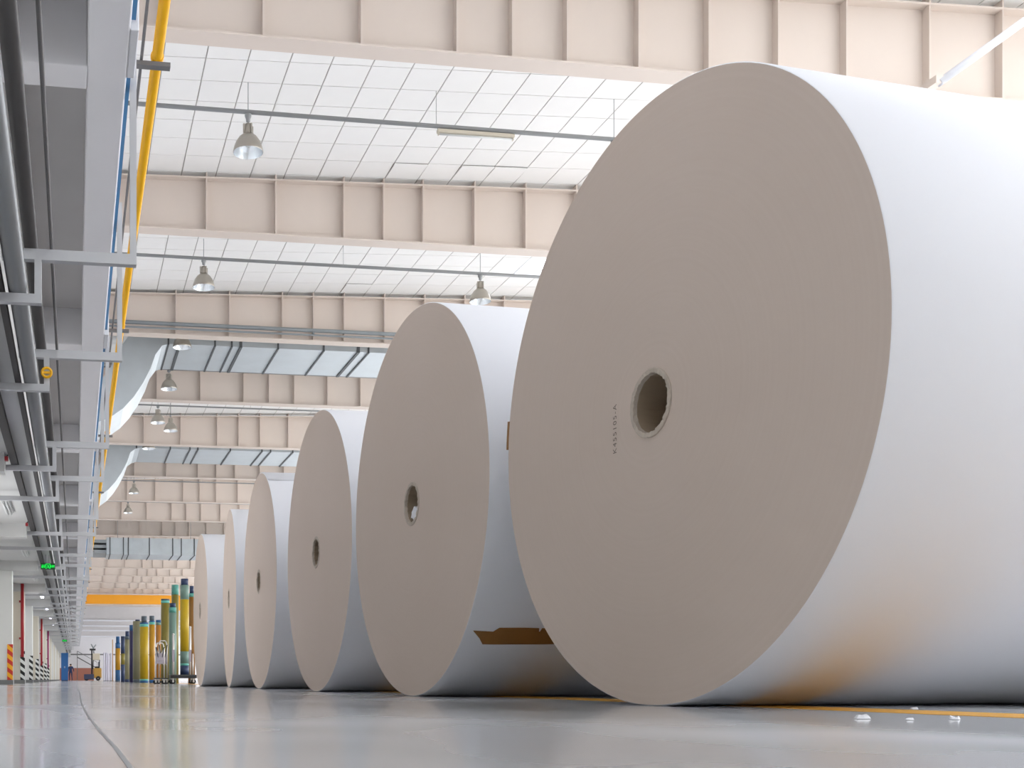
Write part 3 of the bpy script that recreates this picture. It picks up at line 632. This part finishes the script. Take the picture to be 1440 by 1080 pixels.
# ------------------------------------------------------------------ far end: boards, pole, cabinet, forklift, person
for i, (x, hgt, th_) in enumerate(((1.92, 1.86, .11), (2.06, 1.86, .09), (2.19, 1.80, .12), (2.36, 1.84, .10), (2.48, 1.7, .07))):
    b_ = thing('white_board', 'white upright board in a row near the far winding cores', 'board', (x, 75 + i * .12, 0), group='upright boards')
    bevel(B(-th_ / 2, th_ / 2, -.6, .6, .04, hgt).build('panel', 'board', b_), .006); B(-th_ / 2, th_ / 2, -.6, .6, 0, .04).build('runner', 'base_grey', b_)
p = thing('wooden_pole', 'thin tan pole standing beside the upright boards', 'pole', (2.29, 70, 0)); MB().tube([(0, 0, .02), (0, 0, 2.55)], .03, 8).build('shaft', 'wood', p); MB().lathe([(0, 0), (.1, 0), (.1, .02), (0, .02)], n=12).build('foot', 'base_grey', p)
c = thing('blue_cabinet', 'tall blue cabinet at the far end of the low aisle', 'cabinet', (-.77, 90, 0))
bevel(B(-.27, .27, -.25, .25, .05, 2.18).build('body', 'blue_cabinet', c), .01); B(-.25, .25, -.23, .23, 0, .05).build('plinth', 'black', c)
for s_ in (-1, 1): d = B(min(0, s_ * .26) + .004, max(0, s_ * .26) - .004, -.265, -.25, .09, 2.14).build('door', 'blue_cabinet', c); B(s_ * .03 - .008, s_ * .03 + .008, -.285, -.265, 1.0, 1.14).build('handle', 'chrome', d)
f = thing('lift_truck', 'dark blue and yellow lift truck with raised mast at the far end', 'lift truck', (1.72, 110, 0))
bevel(B(-.84, .1, -.7, .7, .12, .62).build('chassis', 'fork_blue', f), .05); bevel(B(.05, .82, -.6, .6, .25, 1.2).build('body', 'fork_yellow', f), .08)
for x in (-.6, .5):
    for y in (-.6, .6): MB().lathe([(.05, -.08), (.22, -.08), (.22, .08), (.05, .08)], (0, 0, 0), 'y', 18, close=True).build('wheel', 'rubber', f, (x, y, .22))
for x in (.0, .6):
    for y in (-.45, .45): MB().tube([(x, y, 1.1), (x + .04, y, 2.0)], .04, 8).build('post', 'black', f)
bevel(B(-.02, .66, -.55, .55, 1.97, 2.6).build('cab', 'beige', f), .04)
for y in (-.3, .3): B(-.16, -.04, y - .05, y + .05, .4, 3.0).build('mast', 'black', f)
B(-.3, .25, -.5, .5, 2.9, 3.05).build('carriage', 'black', f); MB().tube([(.1, 0, 2.6), (.05, 0, 3.1), (.3, 0, 3.45)], .07, 10).build('arm', 'galv_dull', f); MB().tube([(.05, 0, 3.1), (-.15, 0, 3.5)], .06, 10).build('arm', 'galv_dull', f)
B(.2, .6, -.25, .25, 1.2, 1.36).build('seat', 'black', f); B(.52, .62, -.25, .25, 1.36, 1.8).build('seat_back', 'navy', f)
# a person walking, dark blue work clothes, seen from behind
pe = thing('person', 'person in dark blue work clothes walking beside the blue cabinet', 'person', (-.40, 118, 0), R(10))
J = dict(pel=(0, 0, .93), sp=(0, .01, 1.12), ch=(0, .02, 1.33), nk=(0, .03, 1.47), hd=(0, .06, 1.60), tp=(0, .06, 1.70), hl=(-.1, 0, .9), kl=(-.11, .12, .5), al=(-.11, .02, .08), tl=(-.11, .16, .04),
         hr=(.1, 0, .9), kr=(.11, -.02, .48), ar=(.11, -.22, .12), tr=(.11, -.10, .04), sl=(-.19, .02, 1.40), el=(-.25, -.06, 1.13), wl=(-.24, .05, .90), fl=(-.23, .08, .80), sr=(.19, .02, 1.40), er=(.30, .06, 1.16), wr=(.36, .2, .98), fr=(.37, .26, .90))
RDI = dict(pel=.15, sp=.14, ch=.16, nk=.06, hd=.095, tp=.06, hl=.09, kl=.065, al=.05, tl=.045, hr=.09, kr=.065, ar=.05, tr=.045, sl=.07, el=.05, wl=.035, fl=.032, sr=.07, er=.05, wr=.035, fr=.032)
names = list(J); E_ = [('pel', 'sp'), ('sp', 'ch'), ('ch', 'nk'), ('nk', 'hd'), ('hd', 'tp'), ('pel', 'hl'), ('hl', 'kl'), ('kl', 'al'), ('al', 'tl'), ('pel', 'hr'), ('hr', 'kr'), ('kr', 'ar'), ('ar', 'tr'), ('ch', 'sl'), ('sl', 'el'), ('el', 'wl'), ('wl', 'fl'), ('ch', 'sr'), ('sr', 'er'), ('er', 'wr'), ('wr', 'fr')]
me = bpy.data.meshes.new('body'); me.from_pydata([J[n] for n in names], [(names.index(a), names.index(b_)) for a, b_ in E_], [])
bo = link(me, 'body_tmp'); sk = bo.modifiers.new('skin', 'SKIN'); ss = bo.modifiers.new('sub', 'SUBSURF'); ss.levels = 2; ss.render_levels = 2
for i, n in enumerate(names): me.skin_vertices[0].data[i].radius = (RDI[n], RDI[n]); me.skin_vertices[0].data[i].use_root = n == 'pel'
bpy.context.view_layer.update()
me2 = bpy.data.meshes.new_from_object(bo.evaluated_get(bpy.context.evaluated_depsgraph_get())); bpy.data.objects.remove(bo)
me2.materials.clear()
for x in ('navy', 'skin', 'black'): me2.materials.append(M[x])
for p_ in me2.polygons:
    c_ = p_.center; p_.use_smooth = True
    p_.material_index = 1 if (c_.z > 1.48 or (abs(c_.x) > .2 and c_.z < .93)) else (2 if c_.z < .1 else 0)
zmin = min(v_.co.z for v_ in me2.vertices)
for v_ in me2.vertices: v_.co.z -= zmin
link(me2, 'body', pe)
MB().lathe([(.095, 0), (.108, .04), (.10, .09), (.06, .125), (0, .135)], n=16).build('hair', 'hair', pe, (0, .045, 1.595 - zmin))
# stair rail on the far wall
s_ = thing('stair', 'grey sloping stair stringer against the white end wall', 'stair', (1.2, 133.4, 0))
MB().tube([(-.9, 0, 2.7), (1.4, 0, 1.4), (1.4, 0, .02)], .06, 8).build('stringer', 'base_grey', s_); MB().tube([(-.9, 0, 3.4), (1.4, 0, 2.1), (1.4, 0, 1.4)], .03, 8).build('handrail', 'base_grey', s_); MB().tube([(-.9, 0, .02), (-.9, 0, 3.4)], .04, 8).build('newel', 'base_grey', s_)
